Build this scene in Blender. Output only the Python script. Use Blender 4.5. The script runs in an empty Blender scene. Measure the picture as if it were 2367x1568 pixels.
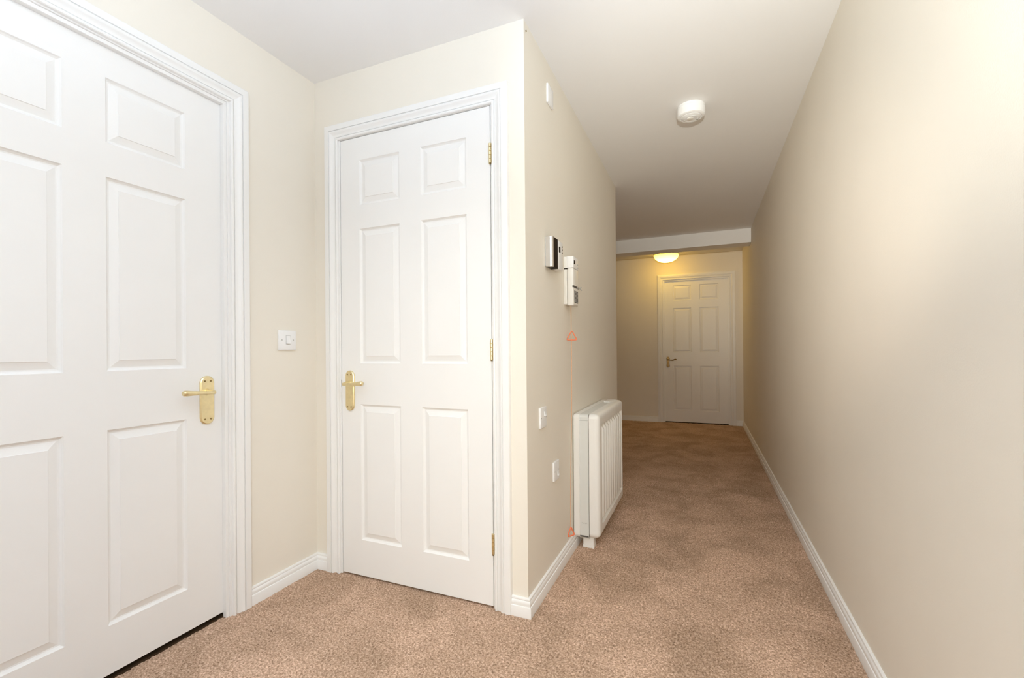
import bpy, bmesh, math, random
import numpy as np
from mathutils import Vector, Matrix

S = bpy.context.scene
C = S.collection
PI = math.pi

# ------------------------------------------------------------------ room measures (metres)
XA, YB, XC, XR = -1.6965, 1.6293, -0.6269, 0.4783      # left wall, middle wall, corridor's left wall, right wall
YC, YBEAM, YD = 3.6116, 5.4393, 6.6334                 # end of the corridor's left wall, beam face, far wall
H, ZBEAM = 2.2991, 2.1478                              # ceiling, underside of beam
XL, YN = -2.5, -1.6                                    # left end of the far lobby, wall behind the viewer

# ------------------------------------------------------------------ camera
F_PX, CX, CY = 1049.98, 1183.48, 805.61
YAW, PITCH, ROLL, CAM_H = 0.39868, 0.00262, -0.0082, 1.0255
fw = Vector((-math.sin(YAW) * math.cos(PITCH), math.cos(YAW) * math.cos(PITCH), math.sin(PITCH)))
rt = Vector((math.cos(YAW), math.sin(YAW), 0.0))
up = rt.cross(fw)
r2 = rt * math.cos(ROLL) + up * math.sin(ROLL)
u2 = -rt * math.sin(ROLL) + up * math.cos(ROLL)
cam_d = bpy.data.cameras.new('camera')
cam = bpy.data.objects.new('camera', cam_d)
C.objects.link(cam)
m = Matrix((r2, u2, -fw)).transposed().to_4x4()
m.translation = Vector((0, 0, CAM_H))
cam.matrix_world = m
cam_d.sensor_fit = 'HORIZONTAL'
cam_d.sensor_width = 36.0
cam_d.lens = F_PX / 2367 * 36.0
cam_d.shift_x = -(CX - 1183.5) / 2367
cam_d.shift_y = (CY - 784.0) / 2367
cam_d.clip_start = 0.01
S.camera = cam

# ------------------------------------------------------------------ light
world = bpy.data.worlds.new('world')
S.world = world
world.use_nodes = True
world.node_tree.nodes['Background'].inputs[0].default_value = (0.02, 0.018, 0.015, 1)
world.node_tree.nodes['Background'].inputs[1].default_value = 0.1


def point_light(name, loc, power, radius, color=(1, 1, 1)):
    d = bpy.data.lights.new(name, 'POINT')
    d.energy = power
    d.shadow_soft_size = radius
    d.color = color
    o = bpy.data.objects.new(name, d)
    o.location = loc
    C.objects.link(o)
    return o


def spot_light(name, loc, aim, power, angle, radius, color):
    d = bpy.data.lights.new(name, 'SPOT')
    d.energy = power
    d.spot_size = math.radians(angle)
    d.spot_blend = 1.0
    d.shadow_soft_size = radius
    d.color = color
    o = bpy.data.objects.new(name, d)
    o.location = loc
    o.rotation_euler = Vector(aim).to_track_quat('-Z', 'Y').to_euler()
    C.objects.link(o)
    return o


# the photographer's flash just behind the camera, split into tuned spots: one aimed up the corridor,
# one at the near floor, one bounced off the ceiling; an unseen fill is added from the left
FLASH = (0.10, -0.5, 1.24)
spot_light('flash_high_beam', FLASH, (0.05, 1, 0.31), 50 * 5.2, 50, 0.05, (0.96, 0.97, 0.88))
spot_light('flash_low_beam', FLASH, (-0.25, 1, -0.35), 50 * 1.5, 80, 0.05, (1.0, 0.94, 0.78))
spot_light('fill_cross_beam', (-0.5, -0.5, 1.24), (0.27, 1, 0.05), 50 * 3.3, 34, 0.05, (1.0, 0.87, 0.74))  # added fill lamp, brightens the right wall down the corridor
spot_light('flash_bounce', FLASH, (-0.2, 0.25, 1), 50 * 7.6, 130, 0.05, (0.66, 0.80, 0.99))

S.view_settings.view_transform = 'Standard'
S.view_settings.look = 'None'
S.view_settings.gamma = 1.0
S.view_settings.use_curve_mapping = False
S.view_settings.exposure = 0.0
S.cycles.max_bounces = 12
S.cycles.diffuse_bounces = 8
S.cycles.glossy_bounces = 6
S.cycles.use_denoising = True
S.cycles.sample_clamp_indirect = 4.0

# ------------------------------------------------------------------ materials


def material(name, col, rough=0.5, metal=0.0, spec=0.5, bump=0.0, bscale=200.0, var=0.0, vscale=4.0, bdetail=2.0):
    mt = bpy.data.materials.new(name)
    mt.use_nodes = True
    nt = mt.node_tree
    b = nt.nodes['Principled BSDF']
    b.inputs['Base Color'].default_value = (*col, 1)
    b.inputs['Roughness'].default_value = rough
    b.inputs['Metallic'].default_value = metal
    b.inputs['Specular IOR Level'].default_value = spec
    tc = nt.nodes.new('ShaderNodeTexCoord')
    if var > 0:
        n = nt.nodes.new('ShaderNodeTexNoise')
        n.inputs['Scale'].default_value = vscale
        n.inputs['Detail'].default_value = 3
        nt.links.new(tc.outputs['Object'], n.inputs['Vector'])
        r = nt.nodes.new('ShaderNodeValToRGB')
        r.color_ramp.elements[0].position = 0.3
        r.color_ramp.elements[1].position = 0.7
        r.color_ramp.elements[0].color = (*[max(0, c * (1 - var)) for c in col], 1)
        r.color_ramp.elements[1].color = (*[min(1, c * (1 + var)) for c in col], 1)
        nt.links.new(n.outputs['Fac'], r.inputs['Fac'])
        nt.links.new(r.outputs['Color'], b.inputs['Base Color'])
    if bump > 0:
        n2 = nt.nodes.new('ShaderNodeTexNoise')
        n2.inputs['Scale'].default_value = bscale
        n2.inputs['Detail'].default_value = bdetail
        nt.links.new(tc.outputs['Object'], n2.inputs['Vector'])
        bp = nt.nodes.new('ShaderNodeBump')
        bp.inputs['Strength'].default_value = bump
        bp.inputs['Distance'].default_value = 0.002
        nt.links.new(n2.outputs['Fac'], bp.inputs['Height'])
        nt.links.new(bp.outputs['Normal'], b.inputs['Normal'])
    return mt


M = {}
M['cream'] = material('cream_paint', (0.82, 0.773, 0.685), 0.75, spec=0.25, bump=0.10, bscale=260, var=0.012, vscale=2.5)
M['ceiling'] = material('ceiling_paint', (0.83, 0.82, 0.81), 0.85, spec=0.2, bump=0.08, bscale=180, var=0.01, vscale=2.0)
M['gloss'] = material('white_gloss_paint', (0.86, 0.855, 0.84), 0.35, spec=0.4, var=0.006, vscale=6)
M['door'] = material('white_door_paint', (0.86, 0.855, 0.84), 0.42, spec=0.35, bump=0.03, bscale=320, var=0.006, vscale=5)
M['brass'] = material('polished_brass', (0.82, 0.70, 0.42), 0.32, metal=1.0, var=0.05, vscale=60)
M['brass_dark'] = material('aged_brass', (0.24, 0.15, 0.06), 0.22, metal=1.0, var=0.1, vscale=60)
M['screw'] = material('brass_screw', (0.30, 0.22, 0.10), 0.4, metal=1.0, var=0.05, vscale=200)
M['plastic'] = material('white_plastic', (0.86, 0.86, 0.86), 0.35, var=0.01, vscale=30)
M['plastic_warm'] = material('off_white_plastic', (0.82, 0.80, 0.755), 0.38, var=0.01, vscale=30)
M['grey_line'] = material('grey_plastic', (0.45, 0.45, 0.43), 0.5, var=0.03, vscale=50)
M['grey_light'] = material('pale_grey_plastic', (0.62, 0.62, 0.61), 0.45, var=0.01, vscale=50)
M['gap_shade'] = material('door_gap_shade', (0.045, 0.025, 0.012), 0.6, spec=0.2, var=0.1, vscale=40)  # dark tone paints the unlit gap under a door
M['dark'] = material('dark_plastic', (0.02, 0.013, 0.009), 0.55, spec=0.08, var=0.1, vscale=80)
M['darkgrey'] = material('dark_grey_mesh', (0.10, 0.09, 0.08), 0.6, var=0.1, vscale=200)
M['chrome'] = material('silver_finish', (0.80, 0.80, 0.81), 0.22, metal=1.0, var=0.02, vscale=60)
M['heater'] = material('heater_enamel', (0.86, 0.85, 0.82), 0.4, var=0.01, vscale=12)
M['heater_grey'] = material('heater_grey_enamel', (0.72, 0.73, 0.70), 0.45, var=0.01, vscale=20)
M['orange'] = material('orange_plastic', (0.90, 0.24, 0.11), 0.4, var=0.04, vscale=80)
M['cord'] = material('peach_cord', (0.78, 0.44, 0.25), 0.7, var=0.08, vscale=90)
M['steel'] = material('dull_steel', (0.35, 0.34, 0.32), 0.35, metal=1.0, var=0.05, vscale=90)


def lamp_material():
    mt = bpy.data.materials.new('lit_opal_glass')
    mt.use_nodes = True
    nt = mt.node_tree
    b = nt.nodes['Principled BSDF']
    b.inputs['Base Color'].default_value = (0.9, 0.85, 0.7, 1)
    b.inputs['Roughness'].default_value = 0.3
    tc = nt.nodes.new('ShaderNodeTexCoord')
    gr = nt.nodes.new('ShaderNodeTexGradient')
    gr.gradient_type = 'SPHERICAL'
    mp = nt.nodes.new('ShaderNodeMapping')
    mp.vector_type = 'TEXTURE'
    mp.inputs['Location'].default_value = (0, 0, -0.118)
    mp.inputs['Scale'].default_value = (0.19, 0.19, 0.19)
    nt.links.new(tc.outputs['Object'], mp.inputs['Vector'])
    nt.links.new(mp.outputs['Vector'], gr.inputs['Vector'])
    rp = nt.nodes.new('ShaderNodeValToRGB')
    rp.color_ramp.elements[0].position = 0.12
    rp.color_ramp.elements[0].color = (1.0, 0.55, 0.022, 1)
    rp.color_ramp.elements[1].position = 0.62
    rp.color_ramp.elements[1].color = (1.0, 0.66, 0.12, 1)
    nt.links.new(gr.outputs['Fac'], rp.inputs['Fac'])
    nt.links.new(rp.outputs['Color'], b.inputs['Emission Color'])
    b.inputs['Emission Strength'].default_value = 11.0
    return mt


M['lamp'] = lamp_material()


def carpet_material():
    mt = bpy.data.materials.new('brown_twist_carpet')
    mt.use_nodes = True
    nt = mt.node_tree
    L = nt.links.new
    b = nt.nodes['Principled BSDF']
    b.inputs['Roughness'].default_value = 0.95
    b.inputs['Specular IOR Level'].default_value = 0.1
    tc = nt.nodes.new('ShaderNodeTexCoord')
    # tufts: light and dark yarns a few millimetres across
    n1 = nt.nodes.new('ShaderNodeTexNoise')
    n1.inputs['Scale'].default_value = 150
    n1.inputs['Detail'].default_value = 3
    n1.inputs['Roughness'].default_value = 0.7
    L(tc.outputs['Object'], n1.inputs['Vector'])
    r1 = nt.nodes.new('ShaderNodeValToRGB')
    e = r1.color_ramp.elements
    e[0].position = 0.30; e[0].color = (0.22, 0.135, 0.083, 1)
    e[1].position = 0.70; e[1].color = (0.86, 0.645, 0.50, 1)
    k = r1.color_ramp.elements.new(0.5); k.color = (0.54, 0.37, 0.26, 1)
    L(n1.outputs['Fac'], r1.inputs['Fac'])
    # worn and brushed patches of the pile
    n2 = nt.nodes.new('ShaderNodeTexNoise')
    n2.inputs['Scale'].default_value = 3.4
    n2.inputs['Detail'].default_value = 4
    n2.inputs['Roughness'].default_value = 0.62
    n2.inputs['Distortion'].default_value = 0.6
    L(tc.outputs['Object'], n2.inputs['Vector'])
    r2_ = nt.nodes.new('ShaderNodeValToRGB')
    e = r2_.color_ramp.elements
    e[0].position = 0.36; e[0].color = (0.78, 0.76, 0.73, 1)
    e[1].position = 0.62; e[1].color = (1.08, 1.06, 1.06, 1)
    L(n2.outputs['Fac'], r2_.inputs['Fac'])
    mx = nt.nodes.new('ShaderNodeMix')
    mx.data_type = 'RGBA'; mx.blend_type = 'MULTIPLY'
    mx.inputs['Factor'].default_value = 1.0
    L(r1.outputs['Color'], mx.inputs['A']); L(r2_.outputs['Color'], mx.inputs['B'])
    L(mx.outputs['Result'], b.inputs['Base Color'])
    n3 = nt.nodes.new('ShaderNodeTexNoise')
    n3.inputs['Scale'].default_value = 220
    n3.inputs['Detail'].default_value = 2
    L(tc.outputs['Object'], n3.inputs['Vector'])
    bp = nt.nodes.new('ShaderNodeBump')
    bp.inputs['Strength'].default_value = 0.6
    bp.inputs['Distance'].default_value = 0.003
    L(n3.outputs['Fac'], bp.inputs['Height'])
    L(bp.outputs['Normal'], b.inputs['Normal'])
    return mt


M['carpet'] = carpet_material()

# ------------------------------------------------------------------ helpers


def tag(o, label=None, cat=None, kind=None, group=None):
    if label: o['label'] = label
    if cat: o['category'] = cat
    if kind: o['kind'] = kind
    if group: o['group'] = group
    return o


def link(name, me, parent=None, loc=(0, 0, 0), rotz=0.0):
    o = bpy.data.objects.new(name, me)
    C.objects.link(o)
    o.location = loc
    o.rotation_euler = (0, 0, rotz)
    if parent is not None:
        o.parent = parent
    return o


def mesh_of(name, bm, mat, smooth=None):
    bmesh.ops.remove_doubles(bm, verts=bm.verts, dist=1e-6)
    bmesh.ops.recalc_face_normals(bm, faces=bm.faces)
    me = bpy.data.meshes.new(name)
    bm.to_mesh(me)
    bm.free()
    me.materials.append(M[mat] if isinstance(mat, str) else mat)
    if smooth is not None:
        me.polygons.foreach_set('use_smooth', [True] * len(me.polygons))
        me.set_sharp_from_angle(angle=math.radians(smooth))
    return me


def part(name, bm, mat, parent=None, loc=(0, 0, 0), rotz=0.0, smooth=None):
    return link(name, mesh_of(name, bm, mat, smooth), parent, loc, rotz)


def empty(name, loc, rotz=0.0):
    return link(name, None, None, loc, rotz)


def box(bm, x0, x1, y0, y1, z0, z1, bevel=0.0, seg=2):
    b2 = bmesh.new()
    vs = [b2.verts.new((x, y, z)) for x in (x0, x1) for y in (y0, y1) for z in (z0, z1)]
    for f in ((0, 1, 3, 2), (4, 6, 7, 5), (0, 4, 5, 1), (2, 3, 7, 6), (0, 2, 6, 4), (1, 5, 7, 3)):
        b2.faces.new([vs[i] for i in f])
    if bevel > 0:
        bmesh.ops.bevel(b2, geom=list(b2.edges), offset=bevel, segments=seg, profile=0.5, affect='EDGES')
    merge(bm, b2)
    return bm


def merge(bm, b2):
    mp = {v: bm.verts.new(v.co) for v in b2.verts}
    for f in b2.faces:
        bm.faces.new([mp[v] for v in f.verts])
    b2.free()


def box_bm(*a, **k):
    return box(bmesh.new(), *a, **k)


def slab(xs, zs, holes, y0, y1):
    """a board in the x-z plane with rectangular holes (cells given as (ix, iz))"""
    bm = bmesh.new()
    cache = {}

    def v(i, j, y):
        key = (i, j, y)
        if key not in cache:
            cache[key] = bm.verts.new((xs[i], y, zs[j]))
        return cache[key]
    nx, nz = len(xs) - 1, len(zs) - 1
    solid = lambda i, j: 0 <= i < nx and 0 <= j < nz and (i, j) not in holes
    for i in range(nx):
        for j in range(nz):
            if not solid(i, j):
                continue
            for y in (y0, y1):
                bm.faces.new([v(i, j, y), v(i + 1, j, y), v(i + 1, j + 1, y), v(i, j + 1, y)])
            for di, dj, a, b in ((-1, 0, (0, 0), (0, 1)), (1, 0, (1, 0), (1, 1)), (0, -1, (0, 0), (1, 0)), (0, 1, (0, 1), (1, 1))):
                if not solid(i + di, j + dj):
                    bm.faces.new([v(i + a[0], j + a[1], y0), v(i + b[0], j + b[1], y0), v(i + b[0], j + b[1], y1), v(i + a[0], j + a[1], y1)])
    return bm


def rings(bm, rs, cap0=True, cap1=True, closed=True):
    """skin a list of equally long vertex rings"""
    vv = [[bm.verts.new(p) for p in r] for r in rs]
    n = len(vv[0])
    for a, b in zip(vv, vv[1:]):
        for i in range(n if closed else n - 1):
            j = (i + 1) % n
            bm.faces.new([a[i], a[j], b[j], b[i]])
    if cap0: bm.faces.new(vv[0])
    if cap1: bm.faces.new(vv[-1])
    return bm


def lathe(prof, seg=48, bm=None, cx=0, cy=0):
    """prof: (r, z) pairs; end radii above 0 are capped"""
    bm = bm or bmesh.new()
    rs = [[(cx + r * math.cos(2 * PI * i / seg), cy + r * math.sin(2 * PI * i / seg), z) for i in range(seg)] for r, z in prof]
    return rings(bm, rs)


def tube(bm, pts, rad, seg=12, closed=False):
    """round bar along pts with a radius per point"""
    pts = [Vector(p) for p in pts]
    n = len(pts)
    if not isinstance(rad, (list, tuple)):
        rad = [rad] * n
    rs = []
    nrm = None
    for i, p in enumerate(pts):
        a = pts[(i - 1) % n] if (i > 0 or closed) else p
        b = pts[(i + 1) % n] if (i < n - 1 or closed) else p
        t = (b - a).normalized()
        if nrm is None:
            nrm = t.orthogonal().normalized()
        nrm = (nrm - t * nrm.dot(t)).normalized()
        bi = t.cross(nrm)
        rs.append([p + (nrm * math.cos(2 * PI * k / seg) + bi * math.sin(2 * PI * k / seg)) * rad[i] for k in range(seg)])
    if closed:
        rs.append(rs[0])
        return rings(bm, rs, False, False)
    return rings(bm, rs)


def cyl_y(bm, x, z, r, y0, y1, seg=16):
    rs = [[(x + r * math.cos(2 * PI * i / seg), y, z + r * math.sin(2 * PI * i / seg)) for i in range(seg)] for y in (y0, y1)]
    return rings(bm, rs)


def prism_xz(outline, y_in):
    """outline: list of (x, z); y_in: list of (y, inset factor outline) rings"""
    bm = bmesh.new()
    return rings(bm, [[(x, y, z) for x, z in o] for y, o in y_in])


def sweep(path, prof, flip=1.0):
    """skirting swept along a floor path, profile (n, z), the room on the right of the way"""
    bm = bmesh.new()
    P = [Vector(p) for p in path]
    rs = []
    for i, p in enumerate(P):
        d1 = (P[i] - P[i - 1]).normalized() if i > 0 else (P[1] - P[0]).normalized()
        d2 = (P[i + 1] - P[i]).normalized() if i < len(P) - 1 else d1
        n1, n2 = Vector((d1.y, -d1.x)), Vector((d2.y, -d2.x))
        mt = (n1 + n2)
        mt = mt / mt.dot(n1)
        rs.append([(p.x + mt.x * n, p.y + mt.y * n, z) for n, z in prof])
    return rings(bm, rs)


# ------------------------------------------------------------------ floor: the carpet and its pile


def carpet(x0, x1, y0, y1, step, amp, rng):
    nx, ny = int(round((x1 - x0) / step)) + 1, int(round((y1 - y0) / step)) + 1
    gx, gy = np.meshgrid(np.linspace(x0, x1, nx), np.linspace(y0, y1, ny))
    z = rng.uniform(-amp, amp, gx.shape)
    gx = gx + rng.uniform(-.35, .35, gx.shape) * step
    gy = gy + rng.uniform(-.35, .35, gy.shape) * step
    co = np.stack([gx, gy, z], -1).reshape(-1, 3)
    idx = np.arange(nx * ny).reshape(ny, nx)
    q = np.stack([idx[:-1, :-1], idx[:-1, 1:], idx[1:, 1:], idx[1:, :-1]], -1).reshape(-1, 4)
    return co, q


rng = np.random.default_rng(3)
blocks = [carpet(-1.78, 0.50, 0.45, 3.7, 0.005, 0.0025, rng), carpet(-2.55, 0.50, 3.69, 6.75, 0.012, 0.002, rng),
          carpet(-1.85, 0.55, -1.65, 0.46, 0.03, 0.001, rng)]
co = np.concatenate([b[0] for b in blocks])
off = np.cumsum([0] + [len(b[0]) for b in blocks])
qs = np.concatenate([b[1] + o for b, o in zip(blocks, off)])
me = bpy.data.meshes.new('floor')
me.vertices.add(len(co)); me.vertices.foreach_set('co', co.astype(np.float32).ravel())
me.loops.add(qs.size); me.loops.foreach_set('vertex_index', qs.astype(np.int32).ravel())
me.polygons.add(len(qs)); me.polygons.foreach_set('loop_start', np.arange(0, qs.size, 4, dtype=np.int32))
me.update(calc_edges=True)
me.polygons.foreach_set('use_smooth', np.ones(len(qs), dtype=bool))
me.materials.append(M['carpet'])
tag(link('floor', me), 'beige brown speckled twist carpet with brushed patches along hall and corridor', 'floor', 'structure')

# ------------------------------------------------------------------ doors, walls
LEAF_T = 0.04
# panel rows (bottom, top), the same on all three doors
ROWS = ((0.170, 0.783), (0.968, 1.578), (1.686, 1.890))


def panel_mesh(w, h):
    prof = ((0, 0.0), (0.003, 0.0045), (0.0075, 0.0085), (0.0115, 0.009), (0.033, 0.0022), (0.0342, 0.0003))
    bm = bmesh.new()
    rs = [[(-w / 2, 0.03, -h / 2), (w / 2, 0.03, -h / 2), (w / 2, 0.03, h / 2), (-w / 2, 0.03, h / 2)]]
    for i, d in prof:
        rs.append([(-w / 2 + i, d, -h / 2 + i), (w / 2 - i, d, -h / 2 + i), (w / 2 - i, d, h / 2 - i), (-w / 2 + i, d, h / 2 - i)])
    rings(bm, rs)
    return mesh_of('panel', bm, 'door')


def stadium(w, z0, z1, inset=0.0, n=12):
    r = w / 2 - inset
    z0 += inset; z1 -= inset
    o = [(r * math.cos(PI * k / n), z1 - r + r * math.sin(PI * k / n)) for k in range(n + 1)]
    o += [(r * math.cos(PI + PI * k / n), z0 + r + r * math.sin(PI + PI * k / n)) for k in range(n + 1)]
    return o


def lever_handle(door, x, z0, z1, zl, y, sgn, w=0.047):
    """brass lever on a round-ended backplate; sgn = way the lever points"""
    o0, o1 = stadium(w, z0, z1), stadium(w, z0, z1, 0.0035)
    plate = part('handle', prism_xz(None, [(0, o0), (-0.005, o0), (-0.008, o1)]), 'brass', door, (x, y, 0), smooth=30)
    tag(plate, 'brass lever handle on a round-ended backplate')
    r = w / 2
    for zz in (z0 + r * 0.75, z1 - r * 0.75):
        for sx in (-1, 1):
            b = bmesh.new()
            cyl_y(b, 0, 0, 0.0032, -0.0095, -0.006, 10)
            part('screw', b, 'screw', plate, (sx * r * 0.42, 0, zz), smooth=40)
    b = bmesh.new()
    cyl_y(b, 0, zl, 0.0125, -0.014, -0.006, 20)
    part('rose', b, 'brass', plate, smooth=40)
    pts = [(0, -0.010, zl), (0, -0.034, zl), (sgn * 0.0015, -0.044, zl), (sgn * 0.006, -0.0495, zl), (sgn * 0.016, -0.052, zl),
           (sgn * 0.05, -0.053, zl + 0.0015), (sgn * 0.085, -0.053, zl + 0.0035), (sgn * 0.104, -0.053, zl + 0.0045),
           (sgn * 0.112, -0.053, zl + 0.005), (sgn * 0.1155, -0.053, zl + 0.005), (sgn * 0.117, -0.053, zl + 0.005)]
    rd = [0.0092, 0.0086, 0.0082, 0.0074, 0.0064, 0.0070, 0.0090, 0.0108, 0.0103, 0.0078, 0.003]
    part('lever', tube(bmesh.new(), pts, rd, 16), 'brass', plate, smooth=50)
    return plate


def scroll_handle(door, x, z0, z1, zl, y, sgn):
    """smaller aged brass scroll lever on a waisted backplate"""
    h = z1 - z0
    prof = [(0.0, 0.006), (0.03, 0.014), (0.10, 0.020), (0.2, 0.021), (0.3, 0.018), (0.45, 0.0165), (0.62, 0.0175), (0.75, 0.021), (0.88, 0.020), (0.96, 0.013), (1.0, 0.006)]
    o0 = [(wd, z0 + t * h) for t, wd in prof] + [(-wd, z0 + t * h) for t, wd in reversed(prof)]
    o1 = [(xx * 0.8, z0 + 0.004 + (zz - z0) * (1 - 0.008 / h)) for xx, zz in o0]
    plate = part('handle', prism_xz(None, [(0, o0), (-0.006, o0), (-0.010, o1)]), 'brass_dark', door, (x, y, 0), smooth=30)
    tag(plate, 'dark brass scroll lever on a waisted backplate')
    pts = [(0, -0.008, zl), (0, -0.036, zl), (sgn * 0.004, -0.046, zl), (sgn * 0.016, -0.05, zl - 0.001), (sgn * 0.04, -0.05, zl - 0.006),
           (sgn * 0.065, -0.05, zl - 0.006), (sgn * 0.085, -0.05, zl + 0.002), (sgn * 0.098, -0.05, zl + 0.006), (sgn * 0.106, -0.05, zl + 0.004), (sgn * 0.108, -0.05, zl - 0.003)]
    part('lever', tube(bmesh.new(), pts, [0.010, 0.009, 0.0085, 0.008, 0.007, 0.0075, 0.0085, 0.0095, 0.0085, 0.004], 12), 'brass_dark', plate, smooth=50)


def make_door(name, origin, rotz, half, mull, pw, z0, z1, depth, label):
    """six-panel door; local x along the wall, y into the wall, z up; origin on the floor at the leaf's middle"""
    d = empty(name, origin, rotz)
    tag(d, label, 'door', 'structure')
    xs = [-half, -mull / 2 - pw, -mull / 2, mull / 2, mull / 2 + pw, half]
    zs = [z0, ROWS[0][0], ROWS[0][1], ROWS[1][0], ROWS[1][1], ROWS[2][0], ROWS[2][1], z1]
    holes = {(i, j) for i in (1, 3) for j in (1, 3, 5)}
    part('leaf', slab(xs, zs, holes, depth, depth + LEAF_T), 'door', d)
    for zb, zt in ROWS:
        pm = panel_mesh(pw, zt - zb)
        for sx in (-1, 1):
            link('panel', pm, d, (sx * (mull + pw) / 2, depth, (zb + zt) / 2))
    return d


ARCH = [(0.0, 0.0), (0.0, 0.009), (0.002, 0.0122), (0.0055, 0.0135), (0.0090, 0.0122), (0.0108, 0.0090), (0.0112, 0.0055), (0.0140, 0.0055), (0.0146, 0.0090),
        (0.020, 0.0100), (0.026, 0.0122), (0.031, 0.0160), (0.035, 0.0190), (0.039, 0.0197), (0.0405, 0.0188), (0.0410, 0.0145), (0.0442, 0.0145), (0.0448, 0.0195),
        (0.062, 0.0200), (0.068, 0.0190), (0.0705, 0.0165), (0.0715, 0.012), (0.0715, 0.0)]


def make_frame(name, origin, rotz, li, lz, half_open, z_open, stop, label):
    """door lining and moulded architrave around an opening; li, lz: inner edge of the architrave (half width, height)"""
    fr = empty(name, origin, rotz)
    tag(fr, label, 'door frame', 'structure')
    k = [(u, n) for u, n in ARCH]
    for s in (-1, 1):
        rs = [[(s * (li + u), -n, 0.0) for u, n in k], [(s * (li + u), -n, lz + u) for u, n in k]]
        part('architrave', rings(bmesh.new(), rs), 'gloss', fr, smooth=28)
    rs = [[(s * (li + u), -n, lz + u) for u, n in k] for s in (-1, 1)]
    part('architrave', rings(bmesh.new(), rs), 'gloss', fr, smooth=28)
    o, z = half_open, z_open
    b = 0.0012
    for s in (-1, 1):
        x0, x1 = sorted((s * o, s * (o + 0.03)))
        part('lining', box_bm(x0, x1, -0.001, 0.12, 0, z, bevel=b), 'gloss', fr)
        if stop:
            x0, x1 = sorted((s * (o - 0.012), s * o))
            part('door_stop', box_bm(x0, x1, stop, 0.0235, 0, z - 0.012, bevel=b), 'gloss', fr)
    part('lining', box_bm(-o - 0.03, o + 0.03, -0.001, 0.12, z, z + 0.03, bevel=b), 'gloss', fr)
    if stop:
        part('door_stop', box_bm(-o, o, stop, 0.0235, z - 0.012, z, bevel=b), 'gloss', fr)
    return fr


def wall(name, length0, length1, loc, rotz, hole=None, t=0.12, label=''):
    """wall with its room face at local y = 0"""
    if hole:
        xs = [length0, hole[0], hole[1], length1]
        bm = slab(xs, [0 - 0.02, hole[2], H + 0.02], {(1, 0)}, 0, t)
    else:
        bm = slab([length0, length1], [-0.02, H + 0.02], set(), 0, t)
    return tag(part(name, bm, 'cream', None, loc, rotz), label, 'wall', 'structure')


R90 = PI / 2
# left wall with the nearest door (door opens away from the hall)
DA = 0.765
wall('wall_left', YN - DA, YB - DA, (XA, DA, 0), R90, (-0.461, 0.461, 2.026), label='cream wall around the large near door, left of the inner corner')
door_a = make_door('door_1', (XA, DA, 0), R90, 0.428, 0.1055, 0.237, 0.019, 1.990, 0.024, 'large white six-panel door close to the camera with brass lever handle')
lever_handle(door_a, 0.3615, 0.755, 0.936, 0.876, 0.024, -1, 0.052)
make_frame('trim_1', (XA, DA, 0), R90, 0.4400, 2.0005, 0.431, 1.9960, 0.004, 'white moulded frame of the large near door')
# middle wall with the cupboard door (door opens towards the hall)
DB = -1.157
wall('wall_middle', XA - 0.12 - DB, XC - 0.0005 - DB, (DB, YB, 0), 0, (-0.416, 0.416, 2.03), label='cream wall around the middle door, ending at the outer corner')
door_b = make_door('door_2', (DB, YB, 0), 0, 0.3825, 0.110, 0.220, 0.009, 1.9945, 0.0, 'white six-panel door in the middle wall with three brass hinges')
lever_handle(door_b, -1.4900 - DB, 0.752, 0.936, 0.8765, 0.0, 1, 0.049)
b = box_bm(-0.3860, -0.3828, -0.0012, 0.02, 0.860, 0.892)
part('latch_plate', b, 'steel', door_b)
for zc, hh in ((1.805, 0.080), (1.026, 0.082), (0.2565, 0.080)):
    hg = empty('hinge', (0, 0, 0)); hg.parent = door_b; hg.location = (0.3850, -0.0045, zc)
    tag(hg, 'brass butt hinge on the hinge edge of the door')
    for k in range(5):
        z0_ = -hh / 2 + k * hh / 5
        part('knuckle', lathe([(0.0042, z0_ + 0.0004), (0.0054, z0_ + 0.0012), (0.0054, z0_ + hh / 5 - 0.0012), (0.0042, z0_ + hh / 5 - 0.0004)], 14), 'brass', hg, smooth=40)
    part('hinge_leaf', box_bm(-0.0075, 0.0075, 0.0025, 0.0058, -hh / 2, hh / 2), 'brass', hg)
    part('pin_tip', lathe([(0.0036, -hh / 2 - 0.0045), (0.0044, -hh / 2 - 0.003), (0.0040, -hh / 2 + 0.001)], 12), 'screw', hg, smooth=40)
make_frame('trim_2', (DB, YB, 0), 0, 0.3935, 1.9985, 0.3860, 1.9975, None, 'white moulded frame of the middle door')
# far wall with the corridor's end door
DD = -0.0955
wall('wall_far', XL - DD, XR + 0.12 - DD, (DD, YD, 0), 0, (-0.446, 0.446, 2.0), label='cream wall at the end of the corridor under the lit lamp')
door_c = make_door('door_3', (DD, YD, 0), 0, 0.4130, 0.1060, 0.2340, 0.013, 1.965, 0.024, 'white six-panel door at the end of the corridor')
scroll_handle(door_c, -0.4590 - DD + 0.006, 0.762, 0.908, 0.868, 0.024, 1)
make_frame('trim_3', (DD, YD, 0), 0, 0.4170, 1.9690, 0.4090, 1.9640, 0.004, 'white moulded frame of the corridor end door')
# strips coloured dark for the shade in the gaps under the two recessed doors
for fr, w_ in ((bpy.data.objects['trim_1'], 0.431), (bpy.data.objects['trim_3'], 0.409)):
    part('gap_shade', box_bm(-w_, w_, 0.022, 0.11, -0.004, 0.005), 'gap_shade', fr)
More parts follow.
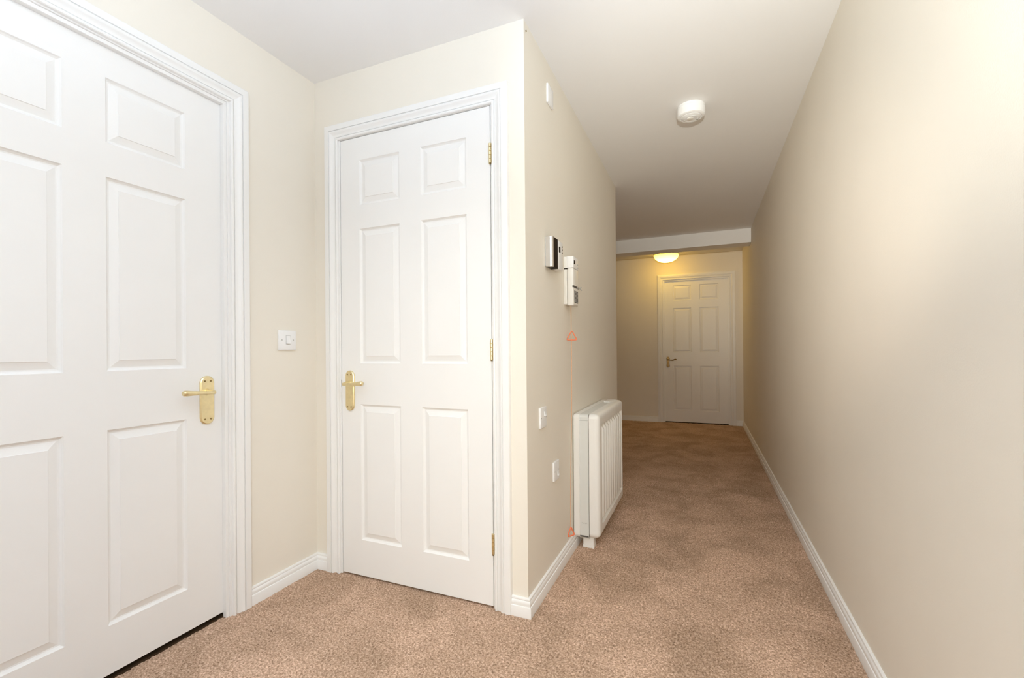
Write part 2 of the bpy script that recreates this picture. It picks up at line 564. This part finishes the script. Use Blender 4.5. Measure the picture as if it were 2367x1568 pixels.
# plain walls
wall('wall_corridor_left', YB + 0.0005, YC, (XC, 0, 0), R90, label='cream corridor wall carrying intercom, heater and sockets')
wall('wall_right', -YD, -YN + 0.1, (XR, 0, 0), -R90, label='long plain cream wall running down the corridor')
tag(part('wall_behind', box_bm(XA - 0.12, XR + 0.12, YN - 0.12, YN, -0.02, H + 0.02), 'cream'), 'plain cream wall behind the viewer closing the hall', 'wall', 'structure')
tag(part('wall_lobby_near', box_bm(XL - 0.12, XC - 0.12, YC - 0.12, YC, -0.02, H + 0.02), 'cream'), 'cream wall of the side lobby hidden round the corridor corner', 'wall', 'structure')
tag(part('wall_lobby_left', box_bm(XL - 0.12, XL, YC, YD + 0.12, -0.02, H + 0.02), 'cream'), 'cream end wall of the side lobby beyond the corridor', 'wall', 'structure')
tag(part('ceiling', box_bm(XL - 0.2, XR + 0.12, YN - 0.12, YD + 0.12, H, H + 0.12), 'ceiling'), 'plain white ceiling over hall and corridor', 'ceiling', 'structure')
tag(part('ceiling_beam', box_bm(XL, XR - 0.0005, YBEAM, 5.655, ZBEAM, H + 0.01, bevel=0.002), 'ceiling'), 'white boxed beam crossing the corridor ceiling before the lamp', 'beam', 'structure')

# skirting boards
SK = [(0.0, 0.0), (0.0165, 0.0), (0.0165, 0.0385), (0.0150, 0.0415), (0.0125, 0.0425), (0.0125, 0.0450), (0.0135, 0.0500), (0.0130, 0.0555),
      (0.0105, 0.0600), (0.0085, 0.0620), (0.0085, 0.0640), (0.0098, 0.0665), (0.0088, 0.0705), (0.0060, 0.0720), (0.0, 0.0720)]


def skirting(name, path, label):
    tag(part(name, sweep(path, SK), 'gloss', smooth=35), label, 'baseboard', 'structure')


skirting('baseboard_left', [(XA, DA + 0.511), (XA, YB), (DB - 0.4645, YB)], 'white moulded skirting in the inner corner between the two doors')
skirting('baseboard_near', [(XA, YN), (XA, DA - 0.511)], 'white moulded skirting on the near side of the large door')
skirting('baseboard_corner', [(DB + 0.4645, YB), (XC, YB), (XC, YC), (XL, YC)], 'white moulded skirting wrapping the outer corner and passing behind the heater')
skirting('baseboard_far', [(XL, YD), (DD - 0.488, YD)], 'white skirting beside the corridor end door')
skirting('baseboard_right', [(DD + 0.488, YD), (XR, YD), (XR, YN)], 'white moulded skirting along the long plain wall')

# ------------------------------------------------------------------ corridor lamp
LX, LY = -0.4365, 6.25
lamp = empty('ceiling_light', (LX, LY, H))
tag(lamp, 'round lit dome light on the corridor ceiling beyond the beam', 'ceiling light')
part('base', lathe([(0.152, 0.0), (0.158, -0.004), (0.158, -0.046), (0.162, -0.050), (0.162, -0.056), (0.158, -0.059)], 64), 'plastic', lamp, smooth=35)
part('diffuser', lathe([(0.1555, -0.056)] + [(0.1555 * math.cos(a), -0.057 - 0.095 * math.sin(a)) for a in [i * PI / 2 / 14 for i in range(14)]] + [(0.006, -0.152)], 64), 'lamp', lamp, smooth=60)

# ------------------------------------------------------------------ smoke detector
SX, SY = -0.049, 2.574
det = empty('smoke_detector', (SX, SY, H))
tag(det, 'round white smoke detector on the corridor ceiling', 'smoke detector')
part('base', lathe([(0.066, 0.0), (0.068, -0.002), (0.068, -0.012), (0.066, -0.014)], 56), 'plastic', det, smooth=35)
part('cover', lathe([(0.066, -0.014), (0.069, -0.016), (0.0695, -0.046), (0.067, -0.0525), (0.061, -0.0565), (0.054, -0.058), (0.0535, -0.0560), (0.0495, -0.0560), (0.049, -0.0590),
                     (0.036, -0.0630), (0.0355, -0.0612), (0.0325, -0.0612), (0.032, -0.0635), (0.004, -0.0650)], 56), 'plastic', det, smooth=35)
part('test_button', lathe([(0.016, -0.063), (0.016, -0.0665), (0.014, -0.0675), (0.002, -0.068)], 32, None, -0.004, -0.004), 'plastic_warm', det, smooth=35)
part('indicator', lathe([(0.006, -0.061), (0.006, -0.0640), (0.001, -0.0650)], 16, None, 0.030, 0.022), 'grey_line', det, smooth=35)

# ------------------------------------------------------------------ wall plates and switches


def plate(name, loc, rotz, w, h, t, label, cat, rocker=None, screws=()):
    p = empty(name, loc, rotz)
    tag(p, label, cat)
    part('faceplate', box_bm(-w / 2, w / 2, -t, 0, -h / 2, h / 2, bevel=0.0025, seg=3), 'plastic', p, smooth=40)
    for sx, sz in screws:
        b_ = bmesh.new(); cyl_y(b_, 0, 0, 0.0032, -t - 0.0006, -t + 0.002, 12)
        part('screw', b_, 'grey_line', p, (sx, 0, sz), smooth=40)
    if rocker:
        rx, rz, rw, rh = rocker
        part('rocker_frame', box_bm(rx - rw / 2 - 0.0025, rx + rw / 2 + 0.0025, -t - 0.0006, -t + 0.002, rz - rh / 2 - 0.003, rz + rh / 2 + 0.003), 'grey_light', p)
        bm_ = bmesh.new()
        rings(bm_, [[(rx + s * rw / 2, -t + 0.001, rz - rh / 2), (rx + s * rw / 2, -t - 0.0065, rz - rh / 2), (rx + s * rw / 2, -t - 0.0030, rz), (rx + s * rw / 2, -t - 0.0016, rz + rh / 2), (rx + s * rw / 2, -t + 0.001, rz + rh / 2)] for s in (-1, 1)])
        part('rocker', bm_, 'plastic', p)
    return p


plate('light_switch', (XA, 1.461, 1.0745), R90, 0.090, 0.086, 0.009, 'white light switch between the two doors with two screws', 'light switch',
      (0.002, 0.002, 0.019, 0.034), ((-0.0295, 0.001), (0.0295, 0.001)))
plate('wall_switch', (XC, 1.8035, 0.7400), R90, 0.078, 0.086, 0.009, 'white wall switch plate left of the heater, higher of the two there', 'wall switch',
      (0.014, 0.016, 0.018, 0.022), ((-0.0285, 0), (0.0295, 0)))
plate('wall_switch', (XC, 1.980, 0.4740), R90, 0.076, 0.087, 0.009, 'white wall switch plate low beside the heater, nearer the floor', 'wall switch',
      (0.016, -0.014, 0.016, 0.020), ((-0.0285, 0), (0.0295, 0)))
bp_ = plate('cover_plate', (XC, 1.937, 2.155), R90, 0.078, 0.084, 0.009, 'blank white cover plate high on the corridor wall near the ceiling', 'cover plate')

# tiny nail near the ceiling corner
nl = bmesh.new(); cyl_y(nl, 0, 0, 0.0030, -0.004, 0.002, 10)
tag(part('nail', nl, 'screw', None, (XC, 1.651, 2.265), R90, smooth=40), 'tiny dark nail in the corridor wall just under the ceiling', 'nail')

# ------------------------------------------------------------------ silver and white control unit
t = empty('control_unit', (XC, 1.936, 1.447), R90)
tag(t, 'silver, black and white control unit on the corridor wall above the intercom', 'control unit')
W2, H2, D2 = 0.0765, 0.0650, 0.036


def extrude_z(outline, z0, z1):
    return rings(bmesh.new(), [[(x, y, z0) for x, y in outline], [(x, y, z1) for x, y in outline]])


part('backing', box_bm(-W2, W2, -0.006, 0, -H2 + 0.004, H2 - 0.002, bevel=0.001), 'grey_line', t)
arc = [(-W2 + 0.013 - 0.013 * math.cos(a), -D2 + 0.013 - 0.013 * math.sin(a)) for a in [i * PI / 2 / 10 for i in range(11)]]
part('silver_trim', extrude_z([(-W2, -0.005)] + arc + [(-0.0580, -D2), (-0.0580, -0.005)], -H2, H2), 'chrome', t, smooth=40)
part('window', box_bm(-0.0580, 0.002, -D2 + 0.0005, -0.005, -H2, H2, bevel=0.001), 'dark', t)
part('cover', box_bm(0.002, W2, -D2 - 0.0003, -0.005, -H2, H2, bevel=0.004, seg=3), 'plastic', t, smooth=40)
part('screen', box_bm(0.0145, 0.0365, -D2 - 0.0012, -D2 + 0.002, 0.012, 0.037, bevel=0.0005), 'dark', t)
for k, zz in enumerate((0.0440, 0.0300, 0.0160)):
    b_ = bmesh.new(); cyl_y(b_, 0, 0, 0.0038, -D2 - 0.0022, -D2 + 0.001, 14)
    part('button', b_, 'darkgrey', t, (0.0640, 0, zz), smooth=40)

# ------------------------------------------------------------------ intercom with handset
t = empty('intercom', (XC, 2.1915, 1.360), R90)
tag(t, 'white intercom with handset on the corridor wall holding the orange pull cord', 'intercom')
W2 = 0.0465
part('back_box', box_bm(-W2, W2, -0.0165, 0, -0.1165, 0.1165, bevel=0.0025), 'plastic_warm', t, smooth=40)
part('head', box_bm(-W2, W2, -0.050, -0.014, 0.0615, 0.1175, bevel=0.003, seg=3), 'plastic', t, smooth=40)
part('handset', box_bm(-W2, W2, -0.049, -0.0175, -0.1210, 0.0605, bevel=0.005, seg=3), 'plastic_warm', t, smooth=40)
part('slot', box_bm(-W2 - 0.0006, W2, -0.0175, -0.002, 0.0560, 0.0610), 'dark', t)
part('screen', box_bm(-0.039, -0.018, -0.0512, -0.048, 0.080, 0.098), 'dark', t)
for zz, xx in ((0.086, 0.030), (0.070, 0.032)):
    b_ = bmesh.new(); cyl_y(b_, 0, 0, 0.0045, -0.0520, -0.048, 14)
    part('button', b_, 'grey_line', t, (xx, 0, zz), smooth=40)
part('handset_strap', box_bm(-W2 - 0.0005, W2 + 0.0015, -0.0506, -0.044, -0.0350, -0.0245, bevel=0.001), 'darkgrey', t)
part('strap_badge', box_bm(0.026, 0.036, -0.0522, -0.049, -0.0335, -0.0260, bevel=0.0008), 'chrome', t)
bm_ = bmesh.new()
tube(bm_, [(0.045, -0.048, -0.030), (0.056, -0.052, -0.028), (0.074, -0.058, -0.0215)], [0.003, 0.0026, 0.002], 8)
tube(bm_, [(0.045, -0.050, -0.027), (0.058, -0.054, -0.030), (0.076, -0.060, -0.0375)], [0.003, 0.0026, 0.002], 8)
part('clip', bm_, 'grey_line', t, smooth=50)
gr = part('speaker_grille', box_bm(-0.031, 0.037, -0.0502, -0.047, -0.1075, -0.0480, bevel=0.0008), 'darkgrey', t)
for k in range(9):
    zz = -0.104 + k * 0.0065
    part('grille_bar', box_bm(-0.029, 0.035, -0.0512, -0.050, zz, zz + 0.0028), 'grey_line', gr)

# ------------------------------------------------------------------ orange emergency pull cord
pc = empty('pull_cord', (-0.606, 2.200, 1.241))
tag(pc, 'orange emergency pull cord with two triangle grips hanging beside the heater', 'pull cord')


def bez(pts, n=10):
    P = [Vector(p) for p in pts]
    out = []
    for i in range(len(P) - 1):
        p0, p1, p2, p3 = P[max(i - 1, 0)], P[i], P[i + 1], P[min(i + 2, len(P) - 1)]
        for k in range(n):
            u = k / n
            out.append(0.5 * ((2 * p1) + (-p0 + p2) * u + (2 * p0 - 5 * p1 + 4 * p2 - p3) * u * u + (-p0 + 3 * p1 - 3 * p2 + p3) * u ** 3))
    out.append(P[-1])
    return out


def grip(top, w, h, ang, r):
    """triangular pull handle hanging from top, turned by ang about the vertical"""
    tri = [(0, 0), (w / 2, -h), (-w / 2, -h)]
    pts = []
    for i in range(3):
        a, b_, c = Vector(tri[i - 1]), Vector(tri[i]), Vector(tri[(i + 1) % 3])
        d = 0.16 * w
        for q in range(5):
            u = q / 4
            p = b_ + (a - b_).normalized() * d * (1 - u) ** 2 + (c - b_).normalized() * d * u ** 2
            pts.append((top[0] + p.x * math.cos(ang), top[1] + p.x * math.sin(ang), top[2] + p.y))
    return tube(bmesh.new(), pts, r, 8, closed=True)


part('cord', tube(bmesh.new(), bez([(0, 0, 0.010), (0.0005, 0, -0.12), (0.001, 0, -0.172), (-0.001, 0, -0.5), (-0.009, 0.002, -0.85), (-0.0115, 0.002, -1.105)]), 0.0016, 8), 'cord', pc, smooth=60)
part('grip', grip((0.003, 0, -0.1225), 0.052, 0.048, 0.5, 0.0027), 'orange', pc, smooth=60)
part('grip', grip((-0.0100, 0.002, -1.103), 0.045, 0.044, 0.95, 0.0033), 'orange', pc, smooth=60)

# ------------------------------------------------------------------ storage heater
t = empty('storage_heater', (XC, 2.645, 0.0), R90)
tag(t, 'white ribbed storage heater standing on feet against the corridor wall', 'heater')
Y0, Y1 = -0.365, 0.365          # along the wall
ZB, ZT = 0.058, 0.692


def rounded_rect(x0, x1, z0, z1, r, n=8):
    o = []
    for cx, cz, a0 in ((x1 - r, z1 - r, 0), (x0 + r, z1 - r, PI / 2), (x0 + r, z0 + r, PI), (x1 - r, z0 + r, 1.5 * PI)):
        o += [(cx + r * math.cos(a0 + PI / 2 * k / n), cz + r * math.sin(a0 + PI / 2 * k / n)) for k in range(n + 1)]
    return o


def shell(x0, x1, z0, z1, r, ys):
    """board with rounded corners in x-z; ys = (y, inset)"""
    return rings(bmesh.new(), [[(x, y, z) for x, z in rounded_rect(x0 + i, x1 - i, z0 + i, z1 - i, max(r - i, 0.002))] for y, i in ys])


part('rear_cover', shell(Y0, Y1, ZB, ZT - 0.002, 0.020, [(-0.004, 0.004), (-0.008, 0.0), (-0.034, 0.0), (-0.0365, 0.003)]), 'heater', t, smooth=40)
core = part('core', shell(Y0 + 0.006, Y1 - 0.006, ZB - 0.006, ZT - 0.003, 0.016, [(-0.033, 0.0), (-0.082, 0.0)]), 'heater_grey', t, smooth=40)
part('end_seam', box_bm(Y0 + 0.0052, Y0 + 0.0068, -0.080, -0.036, ZT - 0.0340, ZT - 0.0320), 'grey_line', core)
part('bottom_seam', box_bm(Y0 + 0.0052, Y0 + 0.03, -0.080, -0.036, ZB + 0.004, ZB + 0.012), 'darkgrey', core)
bm_ = bmesh.new()
tube(bm_, [(Y0 + 0.006, -0.044 - 0.0036 * k, 0.1330 + 0.0022 * math.sin(k * 1.9)) for k in range(9)], 0.0009, 6)
part('printed_mark', bm_, 'grey_line', core)
# front cover: rounded shell with a recessed field for the ribs
FX0, FX1 = -0.302, 0.318
FZ0, FZ1 = 0.118, 0.634
out_ys = [(-0.085, 0.002), (-0.087, 0.0), (-0.112, 0.0), (-0.122, 0.002), (-0.130, 0.006), (-0.136, 0.013), (-0.1385, 0.022), (-0.139, 0.030)]
bm_ = bmesh.new()
rs = [[(x, y, z) for x, z in rounded_rect(Y0 + i, Y1 - i, ZB + 0.002 + i, ZT - i, max(0.026 - i, 0.004))] for y, i in out_ys]
for y, i in ((-0.139, 0.0), (-0.126, 0.008), (-0.1255, 0.010)):
    rs.append([(x, y, z) for x, z in rounded_rect(FX0 + i, FX1 - i, FZ0 + i, FZ1 - i, max(0.016 - i, 0.003))])
rings(bm_, rs)
fc = part('front_cover', bm_, 'heater', t, smooth=40)
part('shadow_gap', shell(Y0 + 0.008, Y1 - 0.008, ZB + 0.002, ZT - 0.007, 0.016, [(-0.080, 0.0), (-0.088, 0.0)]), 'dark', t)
nr = 9
for k in range(nr):
    xc = FX0 + 0.020 + (FX1 - FX0 - 0.040) * (k + 0.5) / nr
    hw = 0.0195
    prof = [(-hw, -0.1245), (-hw * 0.80, -0.1350), (-hw * 0.55, -0.1395), (-hw * 0.25, -0.1412), (hw * 0.25, -0.1412), (hw * 0.55, -0.1395), (hw * 0.80, -0.1350), (hw, -0.1245)]
    z0_, z1_ = FZ0 + 0.012, FZ1 - 0.012
    rs = [[(xc + x, max(y, -0.126), z0_) for x, y in prof], [(xc + x, y, z0_ + 0.018) for x, y in prof], [(xc + x, y, z1_ - 0.018) for x, y in prof], [(xc + x, max(y, -0.126), z1_) for x, y in prof]]
    part('rib', rings(bmesh.new(), rs), 'heater', fc, smooth=40)
part('control_lid', box_bm(Y1 - 0.15, Y1 - 0.02, -0.100, -0.045, ZT - 0.006, ZT + 0.0015, bevel=0.0015), 'heater', t)
part('control_slot', box_bm(Y1 - 0.145, Y1 - 0.115, -0.070, -0.052, ZT - 0.004, ZT + 0.0022), 'grey_line', t)
for x in (-0.335, 0.215):
    b_ = box_bm(x, x + 0.045, -0.100, -0.045, -0.002, ZB + 0.002, bevel=0.003)
    box(b_, x - 0.0015, x + 0.0465, -0.1015, -0.0435, -0.002, 0.014, bevel=0.002)
    part('foot', b_, 'heater', t, smooth=40)
